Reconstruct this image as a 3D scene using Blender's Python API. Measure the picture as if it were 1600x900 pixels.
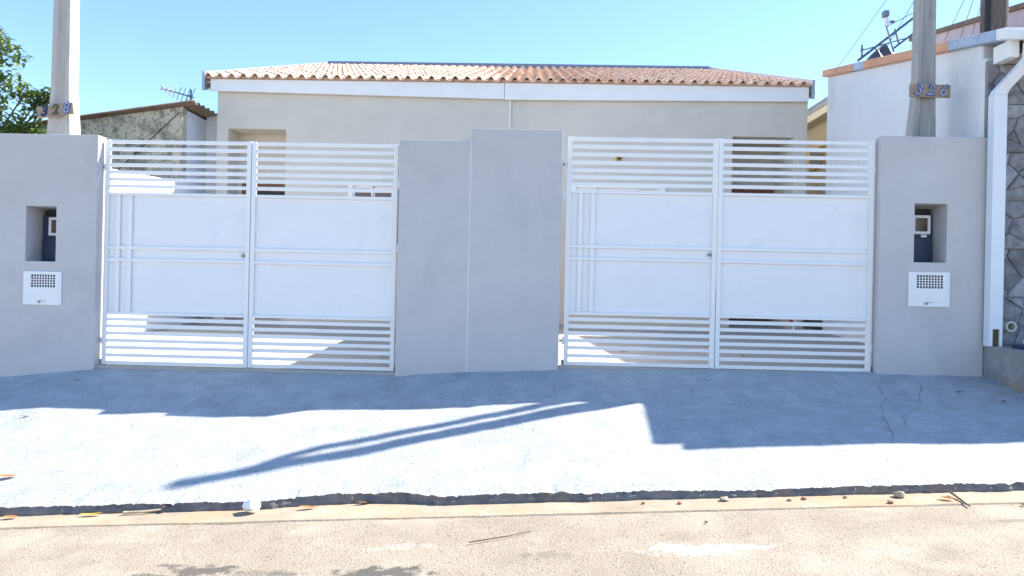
import bpy, bmesh, math, random
from mathutils import Vector, Matrix, noise

random.seed(11)
S = bpy.context.scene
for o in list(bpy.data.objects):
    bpy.data.objects.remove(o)
COL = S.collection
R = math.radians

# ------------------------------------------------------------------ camera
cam_d = bpy.data.cameras.new('camera')
cam = bpy.data.objects.new('camera', cam_d)
COL.objects.link(cam)
S.camera = cam
cam_d.sensor_fit = 'HORIZONTAL'
cam_d.sensor_width = 36.0
cam_d.lens = 36.0 * 1155 / 1600
cam_d.clip_start = 0.05
cam_d.clip_end = 2000
yaw, roll = R(1.5), R(1.24)
fw = Vector((-math.sin(yaw), math.cos(yaw), 0))
rt = Vector((math.cos(yaw), math.sin(yaw), 0))
up = Vector((0, 0, 1))
cx = rt * math.cos(roll) + up * math.sin(roll)
cy = -rt * math.sin(roll) + up * math.cos(roll)
m = Matrix((cx, cy, -fw)).transposed().to_4x4()
m.translation = Vector((0, 0, 0.88))
cam.matrix_world = m

# ------------------------------------------------------------------ world, sun, exposure
SUN = Vector((0.925, 0.368, 1.0))                     # towards the sun
elev = math.atan2(SUN.z, math.hypot(SUN.x, SUN.y))
azim = math.atan2(SUN.x, SUN.y)
W = bpy.data.worlds.new('World')
S.world = W
W.use_nodes = True
wn = W.node_tree
sky = wn.nodes.new('ShaderNodeTexSky')
sky.sky_type = 'NISHITA'
sky.sun_disc = False
sky.sun_elevation = elev
sky.sun_rotation = azim
sky.altitude = 600
sky.air_density = 1.0
sky.dust_density = 0.06
sky.ozone_density = 5.0
wn.links.new(sky.outputs[0], wn.nodes['Background'].inputs[0])
wn.nodes['Background'].inputs[1].default_value = 0.085
sun_d = bpy.data.lights.new('sun', 'SUN')
sun_d.energy = 3.2
sun_d.angle = R(0.53)
sun_d.color = (1.0, 0.95, 0.87)
sun = bpy.data.objects.new('sun', sun_d)
COL.objects.link(sun)
sun.rotation_euler = SUN.to_track_quat('Z', 'Y').to_euler()
S.view_settings.view_transform = 'Standard'
S.view_settings.look = 'None'
S.view_settings.gamma = 1
S.view_settings.use_curve_mapping = False
S.view_settings.exposure = 2.0

# ------------------------------------------------------------------ materials
MATS = {}


def mat(name, col, rough=0.7, var=0.06, scale=6.0, bump=0.0, bscale=60.0, metal=0.0, streak=None,
        speck=0.0, spscale=150.0, dirt=None, spec=0.4, spth=0.30):
    """procedural surface: base colour with cloudy variation, optional fine relief, streaks and specks"""
    if name in MATS:
        return MATS[name]
    M = bpy.data.materials.new(name)
    M.use_nodes = True
    nt = M.node_tree
    N, L = nt.nodes, nt.links
    b = N['Principled BSDF']
    b.inputs['Roughness'].default_value = rough
    b.inputs['Metallic'].default_value = metal
    b.inputs['Specular IOR Level'].default_value = spec
    tc = N.new('ShaderNodeTexCoord')
    nz = N.new('ShaderNodeTexNoise')
    nz.inputs['Scale'].default_value = scale
    nz.inputs['Detail'].default_value = 6
    nz.inputs['Roughness'].default_value = 0.65
    vec = tc.outputs['Object']
    if streak:
        mp = N.new('ShaderNodeMapping')
        mp.inputs['Scale'].default_value = streak
        L.new(vec, mp.inputs[0])
        L.new(mp.outputs[0], nz.inputs['Vector'])
    else:
        L.new(vec, nz.inputs['Vector'])
    rp = N.new('ShaderNodeValToRGB')
    rp.color_ramp.elements[0].position = 0.3
    rp.color_ramp.elements[1].position = 0.7
    rp.color_ramp.elements[0].color = [c * (1 - var) for c in col] + [1]
    rp.color_ramp.elements[1].color = [min(1, c * (1 + var)) for c in col] + [1]
    L.new(nz.outputs['Fac'], rp.inputs[0])
    out = rp.outputs[0]
    if speck:
        n2 = N.new('ShaderNodeTexNoise')
        n2.inputs['Scale'].default_value = spscale
        n2.inputs['Detail'].default_value = 2
        L.new(vec, n2.inputs['Vector'])
        r2 = N.new('ShaderNodeValToRGB')
        r2.color_ramp.elements[0].position = spth
        r2.color_ramp.elements[1].position = spth + 0.09
        r2.color_ramp.elements[0].color = (1 - speck,) * 3 + (1,)
        r2.color_ramp.elements[1].color = (1, 1, 1, 1)
        L.new(n2.outputs['Fac'], r2.inputs[0])
        mx = N.new('ShaderNodeMix')
        mx.data_type = 'RGBA'
        mx.blend_type = 'MULTIPLY'
        mx.inputs[0].default_value = 1
        L.new(out, mx.inputs[6])
        L.new(r2.outputs[0], mx.inputs[7])
        out = mx.outputs[2]
    if dirt:                                           # (colour, amount, scale, threshold): stains with a shape of their own
        n3 = N.new('ShaderNodeTexNoise')
        n3.inputs['Scale'].default_value = dirt[2]
        n3.inputs['Detail'].default_value = 8
        n3.inputs['Roughness'].default_value = 0.7
        L.new(vec, n3.inputs['Vector'])
        r3 = N.new('ShaderNodeValToRGB')
        r3.color_ramp.elements[0].position = dirt[3]
        r3.color_ramp.elements[1].position = dirt[3] + 0.12
        r3.color_ramp.elements[0].color = (0, 0, 0, 1)
        r3.color_ramp.elements[1].color = (dirt[1],) * 3 + (1,)
        L.new(n3.outputs['Fac'], r3.inputs[0])
        mx = N.new('ShaderNodeMix')
        mx.data_type = 'RGBA'
        L.new(r3.outputs[0], mx.inputs[0])
        L.new(out, mx.inputs[6])
        mx.inputs[7].default_value = list(dirt[0]) + [1]
        out = mx.outputs[2]
    L.new(out, b.inputs['Base Color'])
    if bump:
        n4 = N.new('ShaderNodeTexNoise')
        n4.inputs['Scale'].default_value = bscale
        n4.inputs['Detail'].default_value = 5
        if streak:
            L.new(mp.outputs[0], n4.inputs['Vector'])
        else:
            L.new(vec, n4.inputs['Vector'])
        bp = N.new('ShaderNodeBump')
        bp.inputs['Strength'].default_value = bump
        bp.inputs['Distance'].default_value = 0.01
        L.new(n4.outputs['Fac'], bp.inputs['Height'])
        L.new(bp.outputs[0], b.inputs['Normal'])
    MATS[name] = M
    return M


def add_spots(M, spots):
    """flat stains on the ground: (x, y, rx, ry, colour, amount), ragged by noise"""
    nt = M.node_tree
    N, L = nt.nodes, nt.links
    b = N['Principled BSDF']
    out = b.inputs['Base Color'].links[0].from_socket
    tc = N.new('ShaderNodeTexCoord')
    nz = N.new('ShaderNodeTexNoise')
    nz.inputs['Scale'].default_value = 13
    nz.inputs['Detail'].default_value = 6
    L.new(tc.outputs['Object'], nz.inputs['Vector'])
    for x, y, rx, ry, col, am in spots:
        mp = N.new('ShaderNodeMapping')
        mp.vector_type = 'TEXTURE'
        mp.inputs['Location'].default_value = (x, y, 0)
        mp.inputs['Scale'].default_value = (rx, ry, 1000)
        L.new(tc.outputs['Object'], mp.inputs[0])
        ln = N.new('ShaderNodeVectorMath')
        ln.operation = 'LENGTH'
        L.new(mp.outputs[0], ln.inputs[0])
        ad = N.new('ShaderNodeMath')
        ad.operation = 'MULTIPLY_ADD'
        L.new(nz.outputs['Fac'], ad.inputs[0])
        ad.inputs[1].default_value = 3.2
        L.new(ln.outputs['Value'], ad.inputs[2])
        mr = N.new('ShaderNodeMapRange')
        mr.inputs['From Min'].default_value = 2.25
        mr.inputs['From Max'].default_value = 2.7
        mr.inputs['To Min'].default_value = am
        mr.inputs['To Max'].default_value = 0
        L.new(ad.outputs[0], mr.inputs['Value'])
        mx = N.new('ShaderNodeMix')
        mx.data_type = 'RGBA'
        L.new(mr.outputs[0], mx.inputs[0])
        L.new(out, mx.inputs[6])
        mx.inputs[7].default_value = list(col) + [1]
        out = mx.outputs[2]
    L.new(out, b.inputs['Base Color'])


m_paint = mat('grey_wall_paint', (0.53, 0.507, 0.503), 0.75, 0.05, 2.5, 0.45, 18, dirt=((0.46, 0.445, 0.45), 0.65, 1.6, 0.53))
m_gate = mat('white_enamel', (0.83, 0.82, 0.80), 0.32, 0.03, 3.0, 0.02, 12, dirt=((0.42, 0.33, 0.25), 0.6, 16.0, 0.70))
m_sheet = mat('white_sheet_steel', (0.82, 0.81, 0.80), 0.36, 0.03, 1.6, 0.10, 2.2, dirt=((0.68, 0.69, 0.71), 0.55, 1.7, 0.55))
m_house = mat('greige_render', (0.63, 0.575, 0.495), 0.85, 0.06, 2.0, 0.12, 70)
m_white = mat('white_paint', (0.83, 0.82, 0.80), 0.6, 0.04, 4.0, 0.05, 40)
m_pvc = mat('white_plastic', (0.74, 0.77, 0.80), 0.4, 0.05, 3.0)
m_pave = mat('painted_concrete', (0.385, 0.408, 0.428), 0.85, 0.16, 5.0, 0.9, 60, speck=0.6, spscale=48, spth=0.275,
             dirt=((0.28, 0.30, 0.325), 0.75, 3.4, 0.54))
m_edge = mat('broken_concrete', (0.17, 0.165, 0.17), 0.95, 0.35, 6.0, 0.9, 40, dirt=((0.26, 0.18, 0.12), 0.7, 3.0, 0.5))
m_road = mat('dusty_asphalt', (0.315, 0.263, 0.20), 0.9, 0.18, 2.6, 0.9, 80, speck=0.5, spscale=75, spth=0.33,
             dirt=((0.39, 0.34, 0.27), 0.7, 1.1, 0.50))
m_gutter = mat('sandy_gutter', (0.36, 0.295, 0.215), 0.95, 0.25, 3.0, 0.5, 90, speck=0.3, spscale=80,
               dirt=((0.42, 0.27, 0.16), 0.8, 1.7, 0.50))
m_crack = mat('crack_dark', (0.15, 0.16, 0.175), 1.0, 0.2)
m_yard = mat('pale_cement_floor', (0.42, 0.39, 0.34), 0.8, 0.08, 1.5, 0.1, 60, dirt=((0.34, 0.31, 0.27), 0.6, 1.2, 0.55))
m_earth = mat('dry_earth', (0.23, 0.17, 0.11), 1.0, 0.2, 2.0, 0.4, 30)
m_tile = [mat('clay_tile_%s' % k, c, 0.8, 0.16, 14.0, 0.15, 60) for k, c in
          (('salmon', (0.69, 0.50, 0.375)), ('red', (0.63, 0.43, 0.32)), ('pale', (0.72, 0.57, 0.45)))]
m_metal = mat('galvanised_metal', (0.42, 0.47, 0.55), 0.45, 0.08, 5.0, metal=0.5)
m_ridge = mat('blue_grey_ridge_metal', (0.17, 0.21, 0.30), 0.5, 0.1)
m_wood = mat('brown_timber', (0.20, 0.075, 0.035), 0.5, 0.2, 3.0, streak=(12, 12, 1.0))
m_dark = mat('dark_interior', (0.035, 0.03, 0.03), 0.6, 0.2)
m_glass = mat('window_glass_dark', (0.16, 0.065, 0.04), 0.12, 0.1, 2.0, spec=0.6)
m_curtain = mat('cream_shutter', (0.66, 0.64, 0.55), 0.7, 0.05)
m_navy = mat('navy_plastic', (0.035, 0.05, 0.095), 0.45, 0.15)
m_black = mat('black_plastic', (0.02, 0.02, 0.023), 0.5, 0.1)
m_conc = mat('grey_pole_concrete', (0.36, 0.35, 0.335), 0.9, 0.14, 4.0, 0.5, 30, streak=(9, 9, 0.8),
             dirt=((0.24, 0.23, 0.22), 0.6, 3.0, 0.55))
m_conc2 = mat('pale_pole_concrete', (0.52, 0.485, 0.44), 0.9, 0.16, 4.0, 0.5, 30, streak=(9, 9, 0.8),
              dirt=((0.36, 0.32, 0.28), 0.6, 3.0, 0.55))
m_plank = mat('weathered_plank', (0.33, 0.26, 0.20), 0.8, 0.3, 5.0, 0.3, 20, streak=(1.5, 10, 14))
m_blue = mat('blue_numeral_paint', (0.035, 0.06, 0.24), 0.5, 0.1)
m_lblue = mat('pale_numeral_paint', (0.33, 0.39, 0.50), 0.5, 0.2)
m_stain = mat('stained_render', (0.60, 0.53, 0.40), 0.95, 0.18, 5.0, 0.6, 30, speck=0.5, spscale=22, spth=0.36,
              dirt=((0.17, 0.165, 0.13), 0.85, 3.6, 0.47))
m_fibre = mat('old_fibre_cement', (0.22, 0.16, 0.12), 0.95, 0.25, 5.0, 0.3, 40)
m_nwall = mat('white_neighbour_render', (0.72, 0.73, 0.74), 0.85, 0.04, 1.5, 0.1, 50,
              dirt=((0.52, 0.54, 0.50), 0.6, 1.1, 0.55))
m_salmon = mat('salmon_capping', (0.62, 0.33, 0.20), 0.7, 0.15, 9.0)
m_bcap = mat('blue_grey_capping', (0.36, 0.45, 0.58), 0.5, 0.2, 6.0)
m_pink = mat('pinkish_render', (0.58, 0.49, 0.51), 0.9, 0.08, 3.0)
m_beige = mat('beige_render', (0.53, 0.49, 0.40), 0.9, 0.06, 2.0)
m_cream = mat('cream_board', (0.74, 0.70, 0.55), 0.7, 0.06)
m_yel = mat('yellow_frame_paint', (0.55, 0.42, 0.12), 0.6, 0.1)
m_slate = mat('grey_roof_course', (0.40, 0.41, 0.42), 0.7, 0.12, 5.0)
m_mortar = mat('dark_mortar', (0.25, 0.25, 0.255), 0.95, 0.2, 20, 0.5, 60)
m_stone = [mat('grey_stone_%s' % k, c, 0.9, 0.4, 11.0, 1.0, 30) for k, c in
           (('cool', (0.31, 0.31, 0.33)), ('mid', (0.23, 0.225, 0.235)), ('dark', (0.17, 0.165, 0.175)))]
m_plinth = mat('stained_plinth', (0.28, 0.27, 0.27), 0.95, 0.25, 5.0, 0.6, 30, dirt=((0.27, 0.21, 0.13), 0.7, 2.0, 0.52))
m_brass = mat('brass', (0.40, 0.28, 0.09), 0.35, 0.1, metal=0.8)
m_steel = mat('dull_steel', (0.22, 0.225, 0.24), 0.4, 0.1, metal=0.8)
m_red = mat('red_plastic', (0.5, 0.05, 0.03), 0.5, 0.1)
m_bark = mat('bark', (0.13, 0.10, 0.07), 0.95, 0.3, 8.0, 0.6, 25)
m_darkpole = mat('dark_weathered_column', (0.15, 0.125, 0.11), 0.9, 0.4, 7.0, 0.5, 25, streak=(8, 8, 1.5))


def leaf_mat(name, c1, c2, trans=0.25):
    M = bpy.data.materials.new(name)
    M.use_nodes = True
    nt = M.node_tree
    N, L = nt.nodes, nt.links
    b = N['Principled BSDF']
    b.inputs['Roughness'].default_value = 0.42
    g = N.new('ShaderNodeNewGeometry')
    rp = N.new('ShaderNodeValToRGB')
    rp.color_ramp.elements[0].color = list(c1) + [1]
    rp.color_ramp.elements[1].color = list(c2) + [1]
    L.new(g.outputs['Random Per Island'], rp.inputs[0])
    L.new(rp.outputs[0], b.inputs['Base Color'])
    tr = N.new('ShaderNodeBsdfTranslucent')
    L.new(rp.outputs[0], tr.inputs['Color'])
    mx = N.new('ShaderNodeMixShader')
    mx.inputs[0].default_value = trans
    L.new(b.outputs[0], mx.inputs[1])
    L.new(tr.outputs[0], mx.inputs[2])
    L.new(mx.outputs[0], N['Material Output'].inputs['Surface'])
    return M


m_leaf = leaf_mat('green_leaves', (0.05, 0.10, 0.022), (0.20, 0.27, 0.075))
m_dry = leaf_mat('dry_leaf_orange', (0.34, 0.13, 0.035), (0.42, 0.19, 0.06), 0.1)
m_dryb = leaf_mat('dry_leaf_brown', (0.10, 0.06, 0.03), (0.18, 0.10, 0.05), 0.1)
m_yleaf = leaf_mat('yellow_leaf', (0.55, 0.38, 0.03), (0.6, 0.42, 0.05), 0.1)


# ------------------------------------------------------------------ mesh helpers
class MB:
    def __init__(s):
        s.v, s.f = [], []

    def quad_strip(s, a, b, close=False):
        n = len(a)
        i = len(s.v)
        s.v += list(a) + list(b)
        for k in range(n if close else n - 1):
            j = (k + 1) % n
            s.f.append((i + k, i + j, i + n + j, i + n + k))

    def box(s, x0, x1, y0, y1, z0, z1):
        return s.hexa([(x0, y0, z0), (x1, y0, z0), (x1, y1, z0), (x0, y1, z0)],
                      [(x0, y0, z1), (x1, y0, z1), (x1, y1, z1), (x0, y1, z1)])

    def hexa(s, lo, hi):                               # lo ring counter-clockwise seen from above
        i = len(s.v)
        n = len(lo)
        s.v += list(lo) + list(hi)
        s.f.append(tuple(i + k for k in reversed(range(n))))
        s.f.append(tuple(i + n + k for k in range(n)))
        for k in range(n):
            j = (k + 1) % n
            s.f.append((i + k, i + j, i + n + j, i + n + k))
        return s

    def tube(s, pts, r, n=8, cap=True, r1=None):
        pts = [Vector(p) for p in pts]
        rings = []
        side = None
        for k, p in enumerate(pts):
            if k == 0:
                d = pts[1] - pts[0]
            elif k == len(pts) - 1:
                d = pts[-1] - pts[-2]
            else:
                d = (pts[k + 1] - pts[k]).normalized() + (pts[k] - pts[k - 1]).normalized()
            d.normalize()
            if side is None:
                side = d.cross(Vector((0, 0, 1)))
                if side.length < 1e-3:
                    side = d.cross(Vector((0, 1, 0)))
            side = (side - d * side.dot(d)).normalized()
            w = d.cross(side)
            rr = r if r1 is None else r + (r1 - r) * k / (len(pts) - 1)
            rings.append([tuple(p + (side * math.cos(t) + w * math.sin(t)) * rr)
                          for t in [2 * math.pi * q / n for q in range(n)]])
        for a, b in zip(rings[:-1], rings[1:]):
            s.quad_strip(b, a, True)
        if cap:
            i = len(s.v)
            s.v += rings[0] + rings[-1]
            s.f.append(tuple(i + k for k in range(n)))
            s.f.append(tuple(i + n + k for k in reversed(range(n))))
        return s

    def build(s, name, material, parent=None, loc=None, bevel=0, smooth=False):
        me = bpy.data.meshes.new(name)
        me.from_pydata(s.v, [], s.f)
        me.update()
        me.materials.append(material)
        o = bpy.data.objects.new(name, me)
        COL.objects.link(o)
        if loc is not None:
            o.location = loc
        if parent:
            o.parent = parent
        if smooth:
            for p in me.polygons:
                p.use_smooth = True
        if bevel:
            b = o.modifiers.new('bevel', 'BEVEL')
            b.width = bevel
            b.segments = 2
            b.limit_method = 'ANGLE'
            b.angle_limit = R(40)
        return o


def box(name, material, x0, x1, y0, y1, z0, z1, parent=None, bevel=0):
    return MB().box(x0, x1, y0, y1, z0, z1).build(name, material, parent, bevel=bevel)


def tube(name, material, pts, r, parent=None, n=8, r1=None, smooth=True):
    return MB().tube(pts, r, n, True, r1).build(name, material, parent, smooth=smooth)


def thing(name, label, cat, group=None):
    o = bpy.data.objects.new(name, None)
    COL.objects.link(o)
    o.empty_display_size = 0.1
    return tag(o, label, cat, group)


def tag(o, label, cat, group=None):
    o['label'] = label
    o['category'] = cat
    if group:
        o['group'] = group
    return o


def struct(o):
    o['kind'] = 'structure'
    return o


def wall_holes(x0, x1, z0, z1, y0, y1, holes):
    """wall slab facing -Y with rectangular openings (hx0,hx1,hz0,hz1) cut through"""
    xs = sorted({x0, x1, *[h[0] for h in holes], *[h[1] for h in holes]})
    zs_ = sorted({z0, z1, *[h[2] for h in holes], *[h[3] for h in holes]})
    B = MB()
    V = {}

    def vid(x, y, z):
        k = (round(x, 5), round(y, 5), round(z, 5))
        if k not in V:
            V[k] = len(B.v)
            B.v.append((x, y, z))
        return V[k]

    def solid(i, j):
        if i < 0 or j < 0 or i >= len(xs) - 1 or j >= len(zs_) - 1:
            return False
        mx, mz = (xs[i] + xs[i + 1]) / 2, (zs_[j] + zs_[j + 1]) / 2
        return not any(h[0] < mx < h[1] and h[2] < mz < h[3] for h in holes)

    for i in range(len(xs) - 1):
        for j in range(len(zs_) - 1):
            if not solid(i, j):
                continue
            a, b, c, d = xs[i], xs[i + 1], zs_[j], zs_[j + 1]
            B.f.append((vid(a, y0, c), vid(b, y0, c), vid(b, y0, d), vid(a, y0, d)))
            B.f.append((vid(b, y1, c), vid(a, y1, c), vid(a, y1, d), vid(b, y1, d)))
            if not solid(i - 1, j):
                B.f.append((vid(a, y1, c), vid(a, y0, c), vid(a, y0, d), vid(a, y1, d)))
            if not solid(i + 1, j):
                B.f.append((vid(b, y0, c), vid(b, y1, c), vid(b, y1, d), vid(b, y0, d)))
            if not solid(i, j - 1):
                B.f.append((vid(a, y1, c), vid(b, y1, c), vid(b, y0, c), vid(a, y0, c)))
            if not solid(i, j + 1):
                B.f.append((vid(a, y0, d), vid(b, y0, d), vid(b, y1, d), vid(a, y1, d)))
    return B


def interp(x, xs, ys):
    if x <= xs[0]:
        return ys[0] + (x - xs[0]) * 0.04
    if x >= xs[-1]:
        return ys[-1] + (x - xs[-1]) * 0.03
    for a, b, c, d in zip(xs[:-1], xs[1:], ys[:-1], ys[1:]):
        if x <= b:
            return c + (d - c) * (x - a) / (b - a)


# ------------------------------------------------------------------ ground
YC = 4.94                                              # kerb line


def z_wall(x):
    return interp(x, [-5.3, -4.35, -1.3, 0.3, 4.4], [-0.13, -0.025, -0.015, 0.095, 0.12])


def z_walk(x, y):
    t = (7.3 - y) / (7.3 - 4.83)
    zw = z_wall(x)
    return zw + (-0.52 + 0.0545 * x - zw) * t


def z_road(x, y=0):
    return -0.556 + 0.0545 * x


def kerb_y(x):
    b = 0.0
    if -1.75 < x < -0.6:                               # the bitten-out stretch left of the joint
        b = 0.09 * math.sin(math.pi * (x + 1.75) / 1.15) ** 0.7
    return YC + b + 0.022 * noise.noise((x * 3.1, 1, 0)) + 0.014 * noise.noise((x * 11, 4, 0)) + 0.008 * noise.noise((x * 23, 9, 0)) + 0.003 * noise.noise((x * 70, 2, 0))


tb = MB()
tb.quad_strip([(-300, -300, -300 * .0545 - 0.9), (300, -300, 300 * .0545 - 0.9)],
              [(-300, 300, -300 * .0545 - 0.9), (300, 300, 300 * .0545 - 0.9)])
struct(tb.build('terrain', m_earth))

# road sheet, a little uneven
rb = MB()
NX, NY = 90, 40
for j in range(NY + 1):
    for i in range(NX + 1):
        x = -22 + 44 * i / NX
        y = -9 + (4.66 + 9) * (j / NY)
        rb.v.append((x, y, z_road(x) + 0.006 * noise.noise((x * 1.3, y * 1.3, 0))))
for j in range(NY):
    for i in range(NX):
        a = j * (NX + 1) + i
        rb.f.append((a, a + 1, a + NX + 2, a + NX + 1))
road = struct(rb.build('road', m_road, smooth=True))
add_spots(m_road, [(-1.69, 3.86, 0.22, 0.075, (0.085, 0.078, 0.065), 0.85), (-0.72, 3.78, 0.24, 0.085, (0.08, 0.075, 0.066), 0.9),
                   (-1.92, 3.95, 0.07, 0.03, (0.10, 0.09, 0.075), 0.7), (-1.98, 3.80, 0.14, 0.04, (0.11, 0.10, 0.08), 0.7),
                   (-1.25, 3.78, 0.10, 0.03, (0.10, 0.095, 0.08), 0.7), (-1.38, 3.80, 0.16, 0.05, (0.13, 0.12, 0.10), 0.5),
                   (0.95, 4.01, 0.29, 0.085, (0.56, 0.54, 0.51), 0.65), (-0.72, 4.16, 0.16, 0.06, (0.40, 0.36, 0.30), 0.6),
                   (0.12, 3.98, 0.13, 0.05, (0.15, 0.13, 0.10), 0.5), (2.3, 4.08, 0.30, 0.05, (0.34, 0.29, 0.22), 0.7),
                   (2.9, 4.35, 0.22, 0.03, (0.13, 0.11, 0.09), 0.5)])

# gutter strip of concrete full of sand, its joint to the asphalt a real gap
gb = MB()
a, b, c = [], [], []
for i in range(401):
    x = -10 + 20 * i / 400
    e = 4.668 + 0.010 * noise.noise((x * 2.3, 7, 0)) + 0.006 * noise.noise((x * 9, 3, 0))
    a.append((x, e, z_road(x) - 0.004))
    b.append((x, e + 0.01, z_road(x) + 0.0065))
    c.append((x, 5.16, z_road(x) + 0.004 + 0.006 * noise.noise((x * 4, 0, 2))))
gb.quad_strip(a, b)
gb.quad_strip(b, c)
struct(gb.build('gutter', m_gutter))

# pavement slab: sloped driveway surface and broken kerb edge
pb = MB()
NX, NY = 1300, 34
rows = []
for j in range(NY + 1):
    t = j / NY
    row = []
    for i in range(NX + 1):
        x = -10.5 + 21 * i / NX
        ky = kerb_y(x)
        y = ky + (7.45 - ky) * (t ** 1.15)
        z = z_walk(x, min(y, 7.34)) + 0.013 * noise.noise((x * 1.3, y * 1.3, 1)) + 0.006 * noise.noise((x * 3.4, y * 3.4, 6)) + 0.0025 * noise.noise((x * 9, y * 5, 3))
        if t < 0.03:
            z -= 0.002 + 0.014 * max(0, noise.noise((x * 14, 2, 5))) + 0.016 * max(0, noise.noise((x * 37, 6, 5))) + 0.008 * max(0, noise.noise((x * 90, 3, 5)))
        row.append((x, y, z))
    rows.append(row)
for r0, r1 in zip(rows[:-1], rows[1:]):
    pb.quad_strip(r0, r1)
pave = struct(pb.build('pavement', m_pave, smooth=True))
kb = MB()
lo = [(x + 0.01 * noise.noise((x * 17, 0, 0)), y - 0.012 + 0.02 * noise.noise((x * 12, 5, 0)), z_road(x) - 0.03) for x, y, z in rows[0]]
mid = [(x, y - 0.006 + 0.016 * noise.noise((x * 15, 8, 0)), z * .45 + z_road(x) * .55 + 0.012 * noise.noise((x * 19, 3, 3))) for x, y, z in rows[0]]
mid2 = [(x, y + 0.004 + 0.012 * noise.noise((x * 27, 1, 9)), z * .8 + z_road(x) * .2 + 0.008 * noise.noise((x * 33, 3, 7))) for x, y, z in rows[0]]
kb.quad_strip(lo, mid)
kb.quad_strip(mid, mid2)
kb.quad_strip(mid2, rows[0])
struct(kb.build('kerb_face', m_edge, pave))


def crack(pts, w):
    B = MB()
    P = []
    for (x0, y0), (x1, y1) in zip(pts[:-1], pts[1:]):
        n = max(2, int(math.hypot(x1 - x0, y1 - y0) / 0.03))
        for k in range(n):
            q = k / n
            P.append((x0 + (x1 - x0) * q + 0.022 * noise.noise((x0 * 9 + k * .37, y0 * 7, 0)),
                      y0 + (y1 - y0) * q + 0.022 * noise.noise((x0 * 9, y0 * 7 + k * .41, 4))))
    P.append(pts[-1])
    a, b = [], []
    for k, (x, y) in enumerate(P):
        ww = 0.62 * w * (0.35 + 0.65 * abs(noise.noise((x * 13, y * 13, 2))) * 2) * min(1, (len(P) - k) / 4, (k + 1) / 4)
        z = z_walk(x, y) + 0.013 * noise.noise((x * 1.3, y * 1.3, 1)) + 0.006 * noise.noise((x * 3.4, y * 3.4, 6)) + 0.005
        a.append((x - ww, y, z))
        b.append((x + ww, y, z))
    B.quad_strip(a, b)
    return B.build('crack', m_crack, pave)


for pts, w in (([(3.26, 6.99), (3.16, 6.72), (3.14, 6.6), (3.0, 6.38), (2.91, 6.16), (2.86, 5.95), (2.8, 5.76), (2.71, 5.58)], .005),
               ([(3.43, 6.78), (3.22, 6.63), (3.07, 6.4)], .005),
               ([(3.67, 7.01), (3.46, 6.64), (3.37, 6.43), (3.22, 6.31), (3.06, 6.13), (2.99, 5.91), (2.98, 5.78)], .005),
               ([(0.23, 6.95), (0.23, 6.76), (0.25, 6.62)], .007), ([(0.08, 6.1), (0.02, 5.83), (0.01, 5.56), (-0.04, 5.22), (-0.1, 4.99)], .0016),
               ([(1.49, 6.84), (1.46, 6.7), (1.43, 6.5)], .005), ([(-3.41, 6.18), (-3.35, 6.16), (-3.28, 6.04)], .005),
               ([(-0.78, 6.98), (-0.8, 6.85), (-0.84, 6.75)], .005)):
    crack(pts, w)

jb = MB()                                              # broken joint between gutter concrete and asphalt
a, b = [], []
for i in range(520):
    x = -3.9 + 5.4 * i / 519
    y = 4.664 + 0.010 * noise.noise((x * 2.3, 7, 0)) + 0.006 * noise.noise((x * 9, 3, 0))
    w = max(0.0002, 0.0045 * (noise.noise((x * 4, 3, 8)) + 0.35) + 0.004 * noise.noise((x * 23, 1, 1))) * min(1, (1.5 - x) / 1.5)
    a.append((x, y - w, z_road(x) + 0.0085))
    b.append((x, y + w, z_road(x) + 0.0085))
jb.quad_strip(a, b)
jb.build('joint', m_crack, road)

# yards behind the gates
for x0, x1, dz in ((-5.40, -0.50, 0.012), (-0.34, 4.50, 0.118)):
    B = MB()
    z = lambda y: dz + 0.046 * (y - 7.33)
    B.hexa([(x0, 7.335, dz - 0.5), (x1, 7.335, dz - 0.5), (x1, 13.6, dz - 0.5), (x0, 13.6, dz - 0.5)],
           [(x0, 7.335, z(7.335)), (x1, 7.335, z(7.335)), (x1, 13.6, z(13.6)), (x0, 13.6, z(13.6))])
    struct(B.build('yard_floor', m_yard))

# ------------------------------------------------------------------ street front walls
Y0, Y1 = 7.30, 7.45


def niche(parent, hx0, hx1, hz0, hz1, ext0, ext1):
    """plastered meter recess behind a wall opening (open to the front)"""
    B = MB()
    x0, x1, y, yb = hx0 - ext0, hx1 + ext1, Y1 + 0.002, 7.60
    t = 0.03
    B.box(x0 - t, x1 + t, yb, yb + t, hz0 - t, hz1 + t)
    B.box(x0 - t, x0, y, yb - .001, hz0, hz1)
    B.box(x1, x1 + t, y, yb - .001, hz0, hz1)
    B.box(x0 - t, x1 + t, y, yb - .001, hz0 - t, hz0 - .001)
    B.box(x0 - t, x1 + t, y, yb - .001, hz1 + .001, hz1 + t)
    return B.build('meter_recess', m_paint, parent)


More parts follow.
